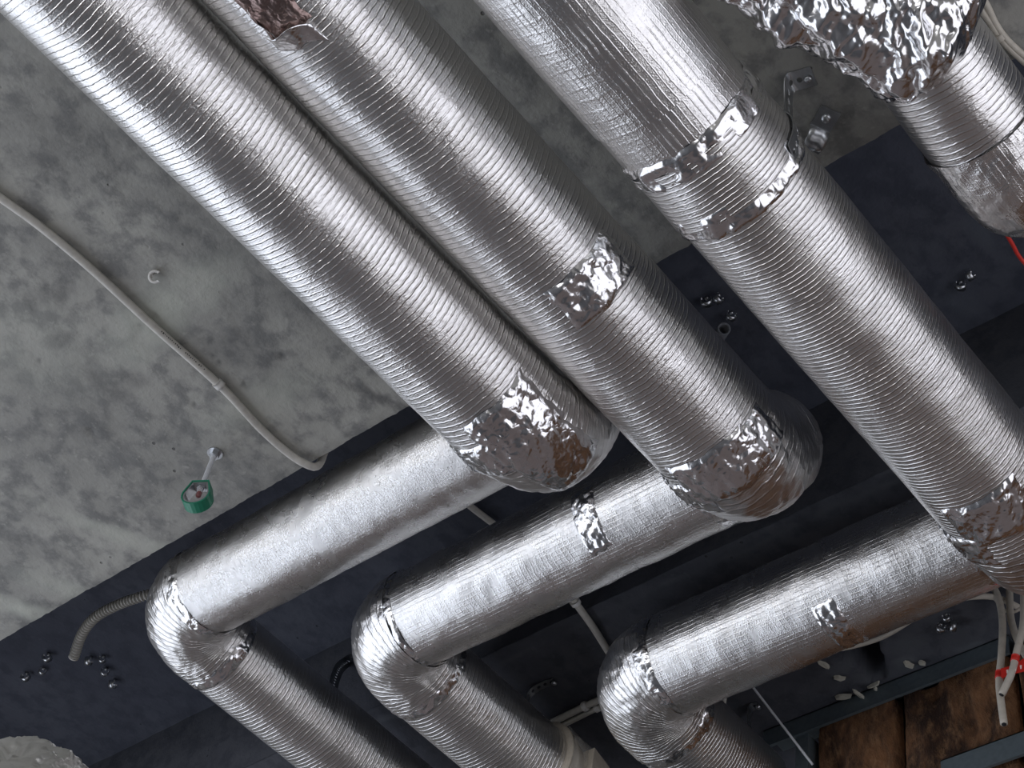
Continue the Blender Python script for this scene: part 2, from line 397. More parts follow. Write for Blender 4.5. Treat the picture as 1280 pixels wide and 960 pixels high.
# small pits and drill marks
for px, py, rr in [(196, 396, .006), (176, 409, .006), (266, 443, .006), (272, 453, .005), (241, 506, .004), (305, 482, .006), (311, 484, .005), (112, 537, .008), (116, 541, .006), (352, 445, .006), (262, 426, .006), (48, 452, .004), (52, 467, .003)]:
    c0 = at(px, py, z=ZB); d = np.hypot(X-c0[0], Y-c0[1]); Z = Z + .006*np.clip(1 - d/rr, 0, 1); st = np.maximum(st, .9*np.clip(1.6 - d/rr, 0, 1))
V = np.stack([X, Y, Z], -1).reshape(-1, 3)
trim1 = structure(mesh('trim_1', V, F, M_CONC, attr=dict(stain_tone=st, lime=lime)))
mesh('beam_block', *box(-3.8, XE-.012, -1.8, 4.4, ZB+.02, ZS+.3), M_CONC, trim1, smooth=False)

# recess slab (ceiling)
xs = np.concatenate([np.arange(XE-.05, XE2+.06, .009)]); ys = np.concatenate([[-1.8, -.2], np.arange(0, 4.2, .009), [4.4]])
X, Y, Z, F = sheet(xs, ys, ZS); P3 = np.stack([X, Y, 0*X], -1)
st = np.clip(.3*fbm(P3*6, 4), 0, 1); lime = np.zeros_like(X)
for px, py, r, a0, a1, k in [(1140, 270, 55, -.4, 1.6, .7), (1190, 420, 48, -.9, 1.2, 1.), (1215, 450, 60, -.6, 1.0, .8), (1180, 330, 40, -.6, .9, .5), (1060, 560, 50, -2.4, -.6, .5), (1020, 545, 40, -2.6, -.2, .5), (350, 800, 70, -2.4, 0, .45)]:
    c0 = at(px, py, z=ZS); R = np.linalg.norm(at(px+r, py, z=ZS)-c0); d = np.hypot(X-c0[0], Y-c0[1]); an = np.arctan2(Y-c0[1], X-c0[0])
    m = np.clip(1-np.abs((an-(a0+a1)/2+PI) % (2*PI)-PI)/((a1-a0)/2), 0, 1)**.5
    band = np.exp(-((d-R)/(.22*R))**2)*(.55+.45*np.sin(d/R*60+pn(P3*20)*2))
    lime = np.maximum(lime, k*m*band)
for px, py, a, b_, k in [(1225, 290, 26, 14, .7), (1205, 380, 30, 20, .5), (40, 300, 20, 10, .2)]:
    c0 = at(px, py, z=ZS); s_ = np.linalg.norm(at(px+1, py, z=ZS)-c0); lime = np.maximum(lime, k*ell(X+.012*pn(P3*25), Y, c0[0], c0[1], a*s_, b_*s_, 0))
Z = Z + .003*fbm(P3*8, 3)
ceil = structure(mesh('ceiling', np.stack([X, Y, Z], -1).reshape(-1, 3), F, M_SLAB, attr=dict(stain_tone=st, lime=lime)))
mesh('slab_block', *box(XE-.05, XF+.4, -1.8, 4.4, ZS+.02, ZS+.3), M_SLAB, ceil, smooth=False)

# far beam (trim_2) with its broken pocket
xs = np.concatenate([np.arange(XE2, 2.52, .006), [2.65, 2.9]]); ys = np.concatenate([[-1.8, 0], np.arange(.5, 2.7, .006), [3.2, 4.4]])
X, Y, Z, F = sheet(xs, ys, ZB2); P3 = np.stack([X, Y, 0*X], -1)
st = np.clip(.3*fbm(P3*7, 4), 0, 1); lime = np.zeros_like(X)
lime = np.maximum(lime, .7*np.clip(1-np.abs(X-(XE2+.03+.012*pn(P3*9)))/.012, 0, 1)*np.clip(pn(P3*11)+.5, 0, 1))
c0 = at(1083, 820, z=ZB2); s_ = np.linalg.norm(at(1084, 820, z=ZB2)-c0); du = at(1084, 812, z=ZB2)-c0
hole = ell(X+.016*pn(P3*28), Y+.016*pn(P3*28+5), c0[0], c0[1], 44*s_, 20*s_, math.atan2(du[1], du[0])-.35, .08)
Z = Z + .10*hole + .003*fbm(P3*12, 3) - .006*np.clip(1-np.abs(hole-.08)/.08, 0, 1)
for px, py, a, b_, rot, k in [(1128, 808, 30, 16, .3, .6), (1135, 828, 14, 16, .0, .8), (1050, 835, 22, 14, .5, .5), (1215, 808, 22, 6, .35, .8), (1100, 845, 40, 8, .3, .5)]:
    c1 = at(px, py, z=ZB2); du = at(px+1, py, z=ZB2)-c1; lime = np.maximum(lime, k*ell(X+.012*pn(P3*35), Y+.012*pn(P3*35+4), c1[0], c1[1], a*s_, b_*s_, math.atan2(du[1], du[0])-rot, .3)*(1-hole))
trim2 = structure(mesh('trim_2', np.stack([X, Y, Z], -1).reshape(-1, 3), F, M_BEAM2, attr=dict(stain_tone=st, lime=lime)))
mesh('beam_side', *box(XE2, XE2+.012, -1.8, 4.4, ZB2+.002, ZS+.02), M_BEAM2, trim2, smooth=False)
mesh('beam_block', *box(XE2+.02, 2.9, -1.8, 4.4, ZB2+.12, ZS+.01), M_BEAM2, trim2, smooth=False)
def shard(px, py, l, w_, ang, lift=.0, seed=0, tilt=0):
    """broken flake hanging under the far beam"""
    c1 = at(px, py, z=ZB2); s2 = np.linalg.norm(at(px+1, py, z=ZB2)-c1); r = np.random.RandomState(seed)
    u = at(px+math.cos(ang), py-math.sin(ang), z=ZB2)-c1; u /= np.linalg.norm(u); v = np.array([-u[1], u[0], 0])
    n = 9; top, bot = [], []
    for k in range(n):
        t = 2*PI*k/n; rr = r.uniform(.65, 1.15); p = c1 + u*l*s2*.5*rr*math.cos(t) + v*w_*s2*.5*rr*math.sin(t)
        top.append(p + [0, 0, -lift - tilt*math.cos(t)]); bot.append(p*1 + (p-c1)*-.15 + [0, 0, -lift-.006-r.uniform(0, .003) - tilt*math.cos(t)])
    V = np.array(top+bot); F = [tuple(range(n)), tuple(range(2*n-1, n-1, -1))] + [(k, (k+1) % n, n+(k+1) % n, n+k) for k in range(n)]
    return V, F
for i, a in enumerate([(1055, 867, 26, 9, .35, .004), (1075, 862, 9, 40, .5, .012), (1092, 852, 26, 5, .6, .006), (1048, 845, 22, 7, .2, .002), (1135, 828, 14, 12, 0, .001), (1152, 826, 14, 6, .2, .002), (1028, 828, 20, 8, -.4, .0), (1098, 862, 10, 30, .3, .004)]):
    mesh('plaster_flake', *shard(*a[:5], lift=a[5], seed=i, tilt=.004), M_PLASTER, trim2, smooth=False)

# floor and walls with their openings
structure(mesh('floor', *box(XB-.3, XF+.3, YR-.3, YL+.3, -EYE-.2, -EYE), M_FLOOR, smooth=False))
def wall_y(name, y0, y1, a, z, x0=XB-.2, x1=XF+.2):
    z0, z1 = z[0]-EYE, z[1]-EYE
    return structure(mesh(name, *joinVF([box(x0, a[0], y0, y1, -EYE, ZS), box(a[1], x1, y0, y1, -EYE, ZS), box(a[0], a[1], y0, y1, -EYE, z0), box(a[0], a[1], y0, y1, z1, ZS)]), M_WALL, smooth=False))
wall_y('wall_left', YL, YL+.2, WIN['left']['a'], WIN['left']['z'])
wall_y('wall_right', YR-.2, YR, WIN['right']['a'], WIN['right']['z'])
a, z = WIN['back']['a'], WIN['back']['z']
structure(mesh('wall_back', *joinVF([box(XB-.2, XB, YR, a[0], -EYE, ZS), box(XB-.2, XB, a[1], YL, -EYE, ZS), box(XB-.2, XB, a[0], a[1], -EYE, z[0]-EYE), box(XB-.2, XB, a[0], a[1], z[1]-EYE, ZS)]), M_WALL, smooth=False))
structure(mesh('wall_end', *box(XF, XF+.2, YR, YL, -EYE, ZS), M_WALL, smooth=False))
def window(n, axis, pos, a, z):  # frames of the unseen openings around the added daylight lamps
    V = []
    z0, z1 = z[0]-EYE, z[1]-EYE; t = .05
    def bar(p0, p1, q0, q1): V.append(box(p0, p1, pos-.03, pos+.03, q0, q1) if axis == 'y' else box(pos-.03, pos+.03, p0, p1, q0, q1))
    bar(a[0], a[1], z0, z0+t); bar(a[0], a[1], z1-t, z1)
    for f in (0, .3333, .6667, 1): 
        c = a[0]+t/2+(a[1]-a[0]-t)*f; bar(c-t/2, c+t/2, z0, z1)
    structure(mesh('window_%d' % n, *joinVF(V), M_WALL, smooth=False))
window(1, 'y', YL+.05, WIN['left']['a'], WIN['left']['z']); window(2, 'y', YR-.05, WIN['right']['a'], WIN['right']['z']); window(3, 'x', XB-.05, WIN['back']['a'], WIN['back']['z'])

# partition of steel channels filled with brown wool (wall_far)
YP = at(1010, 917, x=XW)[1]                  # left end of the wool
wall_far = structure(mesh('wall_far', *box(XW+.075, XW+.1, -.6, YP+.02, -EYE, ZB2-.004), M_TRACK, smooth=False))
def channel(y0, y1, z0, z1, d=.07, t=.0025):
    return joinVF([box(XW-.004, XW-.004+t, y0, y1, z0, z1), box(XW-.004, XW+d, y0, y1, z1-t, z1), box(XW-.006, XW+.001, y0, y1, z0-.0015, z0+.0015)])
YT = at(1266, 800, z=ZB2)[1]
mesh('top_track', *channel(YT, YP+.11, ZB2-.047, ZB2-.002), M_TRACK, wall_far, smooth=False)
mesh('top_track', *channel(-.6, YT-.06, ZB2-.047, ZB2-.002), M_TRACK, wall_far, smooth=False)
zn = at(1240, 958, x=XW)[2]
mesh('cross_channel', *channel(-.6, 1.34, zn, zn+.052), M_TRACK, wall_far, smooth=False)
mesh('cross_channel', *channel(-.6, 1.62, zn-.8, zn-.75), M_TRACK, wall_far, smooth=False)
mesh('stud', *box(XW, XW+.07, YP, YP+.03, -EYE, ZB2-.05), M_TRACK, wall_far, smooth=False)
def batt(y0, y1, z0, z1, seed):
    ny, nz = int((y1-y0)/.009)+2, int((z1-z0)/.009)+2
    Yg, Zg = np.meshgrid(np.linspace(y0, y1, ny), np.linspace(z0, z1, nz), indexing='ij'); P = np.stack([Yg*0+seed*3.1, Yg, Zg], -1)
    e = np.clip(np.minimum(Yg-y0, y1-Yg)/.016, 0, 1)
    Xg = XW+.040 - .03*e**.5 - .020*fbm(P*[1, 1, .6]*11, 4)*e - .010*crumple(P*[1, 1, .5], 11)*e; Xg = np.maximum(Xg, XW + .004 + .004*pn(P*40))
    n = nz; i = np.arange(ny-1)[:, None]*n; k = np.arange(n-1)[None]
    return np.stack([Xg, Yg, Zg], -1).reshape(-1, 3), np.stack([i+k, i+k+1, i+n+k+1, i+n+k], -1).reshape(-1, 4).tolist()
ys_ = [YP, at(1118, 900, x=XW)[1], at(1268, 900, x=XW)[1], .6, 0, -.6]
for i in range(5):
    mesh('wool_batt', *batt(ys_[i+1]+.003, ys_[i]-.003, zn-.75, ZB2-.03, i), M_WOOL, wall_far)
for i in range(4):
    mesh('board', *box(XW-.012, XW+.02, YP-(i+1)*.55+.003, YP-i*.55-.003, -EYE, zn-.76), M_WALL2, wall_far, smooth=False)
for i in range(4):
    mesh('board', *box(XW-.012, XW+.02, YP+.06+i*.62, YP+.67+i*.62, -EYE, 1.5), M_WALL2, wall_far, smooth=False)
mesh('lower_track', *box(XW, XW+.07, YP+.05, 4.18, 1.5, 1.55), M_TRACK, wall_far, smooth=False)

# ------------------------------------------------------------------ the foil-wrapped ducts
ZM, ZR = 2.0, 2.27                             # axis heights of the lower mains and of the upper runs
def lumps(a=.0010, b=.0003): return lambda s, t, P: a*pn(P*11) + b*pn(P*37)
def elbow_disp(a=.003, f=16, rg=.0): 
    return lambda s, t, P: a*crumple(P, f) + .0016*crumple(P, f*2.9, off=2) + .002*pn(P*14)
def band_disp(a=.0035, f=26): 
    return lambda s, t, P: a*crumple(P, f, off=1) + .0012*crumple(P, f*2.4, off=3)
class Duct:
    def __init__(s, label, pts, fil, rm, rr, swap):
        s.root = thing('insulated_duct', label, 'duct', pts[len(pts)//2], 'foil-wrapped ventilation ducts'); s.path = Path(pts, fil); s.rm, s.rr, s.swap = rm, rr, swap
    def r(s, q): return np.interp(q, [s.swap-.06, s.swap+.06], [s.rm, s.rr])
    def sec(s, name, s0, s1, mat, dr=0., disp=None, ds=.004, nt=112):
        return pipe_mesh(name, s.path, lambda q: s.r(q)+dr, mat, s.root, s0, s1, disp=disp or lumps(), ds=ds, nt=nt)
    def band(s, sc_, w_, dr=.003, a=.0035, mat=None, name='tape_band'):
        def prof(q):
            e = np.clip(np.minimum(q-(sc_-w_/2), sc_+w_/2-q)/.006, 0, 1); return s.r(q) + .0005 + dr*e
        return pipe_mesh(name, s.path, prof, mat or M_TAPE, s.root, sc_-w_/2, sc_+w_/2, disp=band_disp(a), ds=.003, nt=190)
    def patch(s, px, py, ls, lt, name='tape_patch', mat=None, **k):
        q, th = s.path.locate(px, py, s.rm if px is None else float(s.r(np.array([0.]))[0]) ) if False else s.locate(px, py)
        V, F, UV = patch(s.path, q, th, ls, lt, float(s.r(np.array([q]))[0]), **k)
        return mesh(name, V, F, mat or M_TAPE, s.root, uv=UV)
    def locate(s, px, py):
        q, th = s.path.locate(px, py, s.rm)
        if q > s.swap: q, th = s.path.locate(px, py, s.rr)
        return q, th

def make_duct(label, y, rm, xe, xr, rr, y3, x3, dy=.03, main_mat=M_RING, run_mat=M_FUZZ, x0=-.6, sections=None, third=M_RING, zm=ZM):
    pts = [(x0, y, zm), (xe, y, zm), (xr, y+dy, ZR), (xr, y3, ZR), (x3, y3, ZR)]
    p = Path(pts, [0, .12, .12, .10, 0])
    i0 = np.argmax(p.P[:, 2] > zm+.0005); i1 = np.argmax((p.T[:, 1] > .9995)); j0 = i1 + np.argmax(p.T[i1:, 1] < .9995); j1 = j0 + np.argmax(p.T[j0:, 0] > .9995)
    e0, e1, f0, f1 = (float(p.S[k]) for k in (i0, i1, j0, j1))
    d = Duct(label, pts, [0, .12, .12, .10, 0], rm, rr, (e0+e1)/2); d.path = p
    d.e0, d.e1, d.f0, d.f1 = e0, e1, f0, f1
    if sections is None: d.sec('main_jacket', 0, e0-.02, main_mat)
    d.sec('elbow_jacket', e0-.03, e1+.015, third, -.001, elbow_disp(.0022, 13), .003, 150)
    d.sec('run_jacket', e1, f0+.01, run_mat, .0005, lumps(.0022, .0008), .004, 112)
    d.sec('elbow_jacket', f0-.004, f1+.03, third, .003, elbow_disp(.0022, 14), .003, 150)
    d.sec('branch_jacket', f1+.02, d.path.L, third, 0.)
    return d

dA = make_duct('leftmost of the three long foil ducts, beside the conduit on pale concrete', 1.300, .0958, 1.195, 1.356, .0895, 2.44, 2.39, dy=.075, zm=1.93)
dB = make_duct('middle of three long foil ducts, torn near its upper end, leading to bagged fan', 1.112, .102, 1.44, 1.637, .096, 2.125, 2.11, dy=.085, run_mat=M_FUZZG)
dC = make_duct('foil zigzag duct with two crumpled tape rings and gridded upper jacket', .825, .100, 1.83, 2.0, .0998, 1.785, 2.395, dy=.05, run_mat=M_FUZZG, sections=True, main_mat=M_RING2, third=M_RING2)

# C: gridded upper jacket lapping over, tape, ringed pieces
def cx(px, py): return dC.locate(px, py)[0]
s1 = cx(850, 140) - .012; s2 = cx(868, 188); s3 = cx(925, 262)
dC.sec('upper_jacket', 0, s1, M_GRID, .004); dC.sec('collar_jacket', s1-.01, s2, M_GRID, .0015)
dC.band(s2+.012, .045, .004, .004); dC.sec('main_jacket', s2+.01, s3, M_RING2, .0045, lumps(.003))
dC.band(s3, .045, .003, .0045); dC.sec('main_jacket', s3+.01, dC.e0-.02, M_RING2)
# tape bands at the joints
for d in (dA, dB, dC):
    d.band(d.f0-.005, .03, .002, .002); d.band(d.f1+.035, .03, .002, .003); d.band(d.e1+.03, .035, .0015, .002)

# D at the upper right: ringed length, crumpled wrap above it
yD, zD = .535, 2.05; xd = at(1272, 235, z=zD-.07)[0] + .055
rootD = thing('insulated_duct', 'short foil-wrapped duct in the top right corner under a big crumpled foil wrap', 'duct', (1.1, yD, zD), 'foil-wrapped ventilation ducts')
pD = Path([(.3, yD, zD), (xd+.02, yD, zD), (xd+.02, yD, zD+.16)], [0, .09, 0]); rD = .079
sD = lambda px, py: pD.locate(px, py, rD)[0]
pipe_mesh('main_jacket', pD, rD, M_RING, rootD, sD(1140, 80), sD(1225, 205), disp=lumps(.002), nt=112)
pipe_mesh('elbow_jacket', pD, rD+.004, M_FUZZG, rootD, sD(1225, 205)-.01, pD.L, disp=elbow_disp(.003), ds=.003, nt=150)
# crumpled wrap bulging to the left at the top
c1, c2 = at(1172, 40, z=2.02), at(925, -95, z=2.04)
pw = Path([c1 + (c1-c2)*.12, c1, (c1+c2)/2, c2, c2+(c2-c1)*.04], spline=True)
def wrap_r(q):
    t = q/pw.L; return .03 + .078*np.clip(np.minimum(t*9, 1), 0, 1)**.6*(1-.25*t)
V, F, UV = tube(pw, 0, pw.L, wrap_r, disp=lambda s, t, P: .013*crumple(P*[1, 1, .6], 13) + .009*crumple(P*[.6, 1, 1], 30, off=2) + .004*crumple(P, 55, off=4), ds=.0025, nt=230, cap=True)
mesh('crumpled_wrap', V, F, M_CRUMP, rootD, uv=UV)

# foil-wrapped end in the lower left corner
c0 = at(12, 998, z=1.5); rb = 104/2200*float(pj(c0)[2])
rootL = thing('foil_wrapped_duct_end', 'crumpled foil-wrapped duct end in the lower left corner below the small clips', 'duct', c0)
pl = Path([c0 + [.24, .27, -.04], c0 + [.06, .06, .0], c0 + [-.03, -.03, .03]], [0, .05, 0], ref=(0, 0, -1))
V, F, UV = tube(pl, 0, pl.L, lambda q: rb*np.sqrt(np.clip(1 - np.clip((q-(pl.L-.09))/.092, 0, 1)**2, .002, 1)), ds=.0018, nt=170, cap=True)
dn = V - c0; dn /= np.linalg.norm(dn, axis=1)[:, None]
V = V + dn*(.012*crumple(V, 14, off=3) + .008*crumple(V, 33) + .003*crumple(V, 75, off=2))[:, None]
mesh('foil_wrap', V, F, M_CRUMP2, rootL, uv=UV)

# ------------------------------------------------------------------ tape patches and the torn place on the ducts
for d, lst in ((dA, [(640, 530, .085, 1.3, 1), (585, 575, .05, 1.4, 2), (700, 575, .09, 1.1, 3)]),
               (dB, [(745, 352, .075, 1.25, 4), (895, 588, .07, 1.4, 5), (945, 545, .06, .8, 6), (733, 652, .05, 1.3, 7), (845, 625, .05, 1.2, 8)]),
               (dC, [(1050, 790, .05, 1.3, 9), (1185, 690, .06, 1.4, 10), (1240, 650, .09, 1.3, 11)])):
    for px, py, ls, lt, sd in lst:
        d.patch(px, py, ls, lt, seed=sd, lift=.0010, cr=.0055, freq=34)
dB.patch(331, 5, .10, .60, name='torn_lining', mat=M_BROWNF, seed=21, lift=.0006, cr=.004, freq=60)
q, th = dB.locate(366, 44); r0 = dB.rm                     # curled lip below the tear
na, nb = 26, 12; V = []
for i in range(na):
    for k in range(nb):
        a, b_ = i/(na-1)*2-1, k/(nb-1); t = th + a*.30
        p, n_, bb = dB.path.at(q + .004*math.sin(a*4) + .020 - .034*b_ - .012*a); dv = math.cos(t)*n_ + math.sin(t)*bb
        V.append(p + dv*(r0 + .001 + (.016*(1-a*a) + .006)*b_**1.3 + .001*math.sin(9*a+5*b_)))
F = [(i*nb+k, i*nb+k+1, (i+1)*nb+k+1, (i+1)*nb+k) for i in range(na-1) for k in range(nb-1)]
fl = mesh('foil_flap', V, F, M_TAPE, dB.root); sm = fl.modifiers.new('thickness', 'SOLIDIFY'); sm.thickness = .0006
q, th = dB.locate(336, 40); V = []
for i in range(8):
    for k in range(4):
        t = th + .02*math.sin(i); p, n_, bb = dB.path.at(q - .025 + .05*i/7 - .02*k/3); dv = math.cos(t - .02*k)*n_ + math.sin(t - .02*k)*bb
        V.append(p + dv*(r0 + .016*k/3*math.sin(PI*(i+.5)/8)))
F = [(i*4+k, i*4+k+1, (i+1)*4+k+1, (i+1)*4+k) for i in range(7) for k in range(3)]
fl = mesh('foil_flap', V, F, M_TAPE, dB.root); fl.modifiers.new('thickness', 'SOLIDIFY').thickness = .0006

# ------------------------------------------------------------------ conduits, cables and wires
def rope(name, pts, r, mat, parent=None, spline=True, ds=.006, nt=14, fn=None, origin=None, ref=(0, 0, -1)):
    p = Path(pts, spline=spline, ds=min(ds, .003), ref=ref)
    V, F, UV = tube(p, 0, p.L, r if fn is None else fn, ds=ds, nt=nt, cap=True)
    return mesh(name, V, F, mat, parent, uv=UV, origin=origin), p
def ring_clip(p, q, r, w_, mat, parent, name='clip'):
    V, F, UV = tube(p, q-w_/2, q+w_/2, r, ds=.004, nt=16, cap=True); return mesh(name, V, F, mat, parent, uv=UV)
zc = ZB - .0085
P_ = [at(*p, z=zc) for p in [(-60, 205), (0, 247), (50, 283), (115, 337), (190, 406), (275, 482), (325, 535), (360, 566)]]
e = at(386, 582, z=zc); P_ += [e + [-.006, 0, -.002], e + [.016, -.004, .012], e + [.019, -.006, .06], e + [.02, -.008, .2]]
cond = thing('conduit', 'long pale plastic conduit with printed marks, running across the pale concrete to its edge', 'conduit', P_[3])
_, pc = rope('pipe', P_, .0072, M_PVC, cond, ds=.008)
q, _t = pc.locate(275, 480, .0072); ring_clip(pc, q, .0095, .013, M_WHITE, cond)
qa, ta = pc.locate(203, 415, .0072); qb, _t = pc.locate(255, 462, .0072); parts = []; rr_ = np.random.RandomState(3)
for i in range(26):
    q = qa + (qb-qa)*i/25; 
    if i in (12, 13) or (i > 18 and i % 3 == 0): continue
    p, n_, b_ = pc.at(q); t = ta + rr_.uniform(-.1, .1); dv = math.cos(t)*n_ + math.sin(t)*b_; tv = np.cross(dv, pc.at(q+.001)[0]-p); tv /= np.linalg.norm(tv); uu = np.cross(tv, dv)
    h, l = rr_.uniform(.0007, .0016), rr_.uniform(.0006, .0014); c = p + dv*.00735
    parts.append(([c-uu*l-tv*h, c+uu*l-tv*h, c+uu*l+tv*h, c-uu*l+tv*h], [(0, 1, 2, 3)]))
mesh('printed_marks', *joinVF(parts), M_INK, cond, smooth=False)

# empty white clip left of it
c = at(194, 346, z=ZB-.010); ecl = thing('cable_clip', 'empty white plastic cable clip on the pale concrete, open to one side', 'clip', c)
ax_ = np.array([.43, .50, .75]); sd_ = W[:, 0].copy(); u3 = np.cross(sd_, ax_)*-1
V, F = [], []; nn_ = 18
for i in range(nn_):
    t = .85 + 4.6*i/(nn_-1)
    for r_, h in ((.0115, -.004), (.0115, .004), (.0070, .004), (.0070, -.004)): V.append(c + ax_*h + r_*(math.cos(t)*sd_ + math.sin(t)*u3))
for i in range(nn_-1):
    for k in range(4): F.append((i*4+k, i*4+(k+1) % 4, (i+1)*4+(k+1) % 4, (i+1)*4+k))
F += [(0, 1, 2, 3), tuple((nn_-1)*4 + k for k in (3, 2, 1, 0))]
mesh('hook', V, F, M_WHITE, ecl); mesh('nail_boss', *lathe([(.004, 0), (.004, .01)], c - sd_*.008 + [0, 0, .0], (0, 0, 1), 10), M_WHITE, ecl)

# green clevis on a threaded rod
c = at(269, 566, z=ZB); cl = thing('pipe_hanger', 'green clevis hanger on a short threaded rod under the pale concrete', 'hanger', c)
for nm, prof, mt in (('washer', [(.0145, 0), (.0145, -.0025)], M_ZINC), ('nut', [(.0095, -.0025), (.0095, -.011)], M_ZINC), ('rod', [(.0048, -.011), (.0048, -.105)], M_WIRE)):
    mesh(nm, *lathe([(r_, -h) for r_, h in prof], c, (0, 0, -1), 6 if nm == 'nut' else 18), mt, cl, smooth=False)
cb = c + [0, 0, -.085]
fx = at(300, 610, z=ZB)-at(240, 612, z=ZB); fx[2] = 0; fx /= np.linalg.norm(fx); fy = np.array([-fx[1], fx[0], 0])
out = [(-.016, 0), (.016, 0)]; out += [(.026, -.03)] + [(.026*math.cos(t), -.036-.024*math.sin(t)) for t in np.linspace(.1, PI-.1, 12)] + [(-.026, -.03)]
V, F = [], []; m = len(out)
for x_, z_ in out:
    for k_, w_ in ((1, -.012), (1, .012), (.9, .012), (.9, -.012)): V.append(cb + fx*x_*k_ + fy*w_ + [0, 0, (z_+.03)*k_-.03])
for i in range(m):
    j = (i+1) % m
    for k in range(4): F.append((i*4+k, i*4+(k+1) % 4, j*4+(k+1) % 4, j*4+k))
mesh('clevis_loop', V, F, M_GREEN, cl, smooth=False)
mesh('galvanised_lining', [v*1 + ((np.array(cb)+[0, 0, -.03])-v)*.115 for v in map(np.array, V)], F, M_ZINC, cl, smooth=False)
mesh('lock_nut', *lathe([(.009, .002), (.009, .010)], cb, (0, 0, -1), 6), M_ZINC, cl, smooth=False)
o_ = mesh('rod_end', *lathe([(.0048, -.002), (.0048, .028), (.003, .031)], cb, (0, 0, -1), 14), plain('red_primer', rgb(.22, .08, .08), .5), cl); o_['label'] = 'red-tipped rod end'

# corrugated conduit poking out beside duct elbow
z_ = 2.52; P_ = [at(222, 712, z=ZS+.01), at(212, 734, z=z_+.05), at(182, 744, z=z_+.02), at(150, 755, z=z_+.01), at(120, 771, z=z_), at(103, 792, z=z_-.01), at(92, 822, z=z_-.03)]
cor = thing('corrugated_conduit', 'short grey corrugated conduit with cut end, poking out left of the duct bend', 'conduit', P_[3])
p = Path(P_, spline=True, ds=.001); pitch = .0078
V, F, UV = tube(p, 0, p.L, lambda q: .0105 + .0020*np.sin(2*PI*q/pitch), ds=.0008, nt=28); mesh('ribbed_tube', V, F, M_PVC, cor, uv=UV)
V, F, UV = tube(p, p.L-.05, p.L-.0005, .0088, ds=.01, nt=20, cap=True); mesh('tube_bore', V, F, M_BLACK, cor, uv=UV)
mesh('tube_rim', *[(np.array(tube(p, p.L-.003, p.L, .0122, nt=24, ds=.001)[0])), tube(p, p.L-.003, p.L, .0122, nt=24, ds=.001)[1]], M_PVC, cor)

# conduits behind the runs
def simple(name, cat, label, pts, r, mat, part='tube', clips=(), spline=True, clip_r=1.45, group=None):
    t = thing(name, label, cat, pts[len(pts)//2], group); _, p = rope(part, pts, r, mat, t, spline=spline)
    for px, py in clips: ring_clip(p, p.locate(px, py, r)[0], r*clip_r, .010, M_WHITE if mat is not M_CABLE else M_CABLE, t)
    return t
simple('conduit', 'conduit', 'short grey conduit piece seen in the gap between left and middle runs', [at(560, 610, z=ZS-.010), at(592, 636, z=ZS-.010), at(622, 659, z=ZS-.010), at(660, 690, z=ZS-.010)], .0075, M_PVC)
simple('conduit', 'conduit', 'grey conduit dropping from below the middle run towards the rightmost duct bend', [at(700, 725, z=ZB2-.010), at(722, 757, z=ZB2-.010), at(742, 785, z=ZB2-.010), at(768, 826, z=ZB2-.010), at(800, 868, z=ZB2-.010)], .0075, M_PVC, clips=[(720, 756)])
simple('conduit', 'conduit', 'upper of two parallel conduits between bagged fan and rightmost duct bend', [at(690, 903, z=ZB2-.010), at(729, 884, z=ZB2-.010), at(768, 866, z=ZB2-.010), at(850, 826, z=ZB2-.010)], .0075, M_PVC, clips=[(729, 884)])
simple('conduit', 'conduit', 'lower of two parallel conduits between bagged fan and rightmost duct bend', [at(690, 913, z=ZB2-.010), at(745, 886, z=ZB2-.010), at(768, 874, z=ZB2-.010), at(850, 833, z=ZB2-.010)], .006, M_PVC, clips=[(745, 884)])
simple('conduit', 'conduit', 'dark looped conduit end peeking out under the right run beside its bend', [at(880, 872, z=2.40), at(893, 895, z=2.39), at(902, 888, z=2.38), at(907, 866, z=2.40)], .005, M_PVC)
simple('wire', 'wire', 'thin straight pale wire slanting down from right run to the brown wool', [at(935, 851, z=ZB2-.012), at(1016, 956, x=XW-.03)], .0026, M_WIRE, spline=False)
simple('cable', 'cable', 'grey cable hugging the underside of the right run', [at(985, 812, z=ZB2-.02), at(1040, 812, z=ZB2-.02), at(1100, 797, z=ZB2-.02), at(1150, 768, z=ZB2-.02), at(1185, 752, z=ZB2-.03), at(1215, 746, z=ZB2-.03), at(1245, 747, z=ZB2-.03), at(1275, 760, z=ZB2-.03), at(1300, 775, z=ZB2-.03)], .006, M_CABLE)
xc = 2.27
def hang(label, pix, r=.0068, dx=0):
    pts = [at(px, py, x=xc+dx) for px, py in pix]; t = thing('cable', label, 'cable', pts[-1]); _, p = rope('sheath', pts, r, M_CABLE, t)
    V, F, UV = tube(p, p.L-.004, p.L+.0, r*.62, nt=10, ds=.004, cap=True); mesh('core', np.array(V)+(p.P[-1]-p.P[-6])*.12, F, M_BLACK, t); return t, p
h1, hp1 = hang('longest hanging cable at right, its cut end lowest in front of brown wool', [(1236, 725), (1247, 745), (1253, 775), (1252, 815), (1249, 850), (1251, 875), (1255, 905)])
h2, hp2 = hang('hanging cable crossing from the right frame edge, ending beside the longest cable', [(1282, 700), (1280, 740), (1279, 780), (1271, 815), (1265, 840), (1256, 860), (1252, 868)], dx=-.012)
h3, hp3 = hang('hanging cable bowed to the right behind the other two hanging cables', [(1262, 715), (1262, 745), (1264, 775), (1274, 805), (1288, 830), (1296, 860)], dx=.012)
simple('cable', 'cable', 'thin grey cable curling behind the top of the hanging cables', [at(1236, 738, x=2.29), at(1246, 752, x=2.29), at(1258, 764, x=2.29), at(1272, 763, x=2.29), at(1290, 745, x=2.29)], .003, M_CABLE)
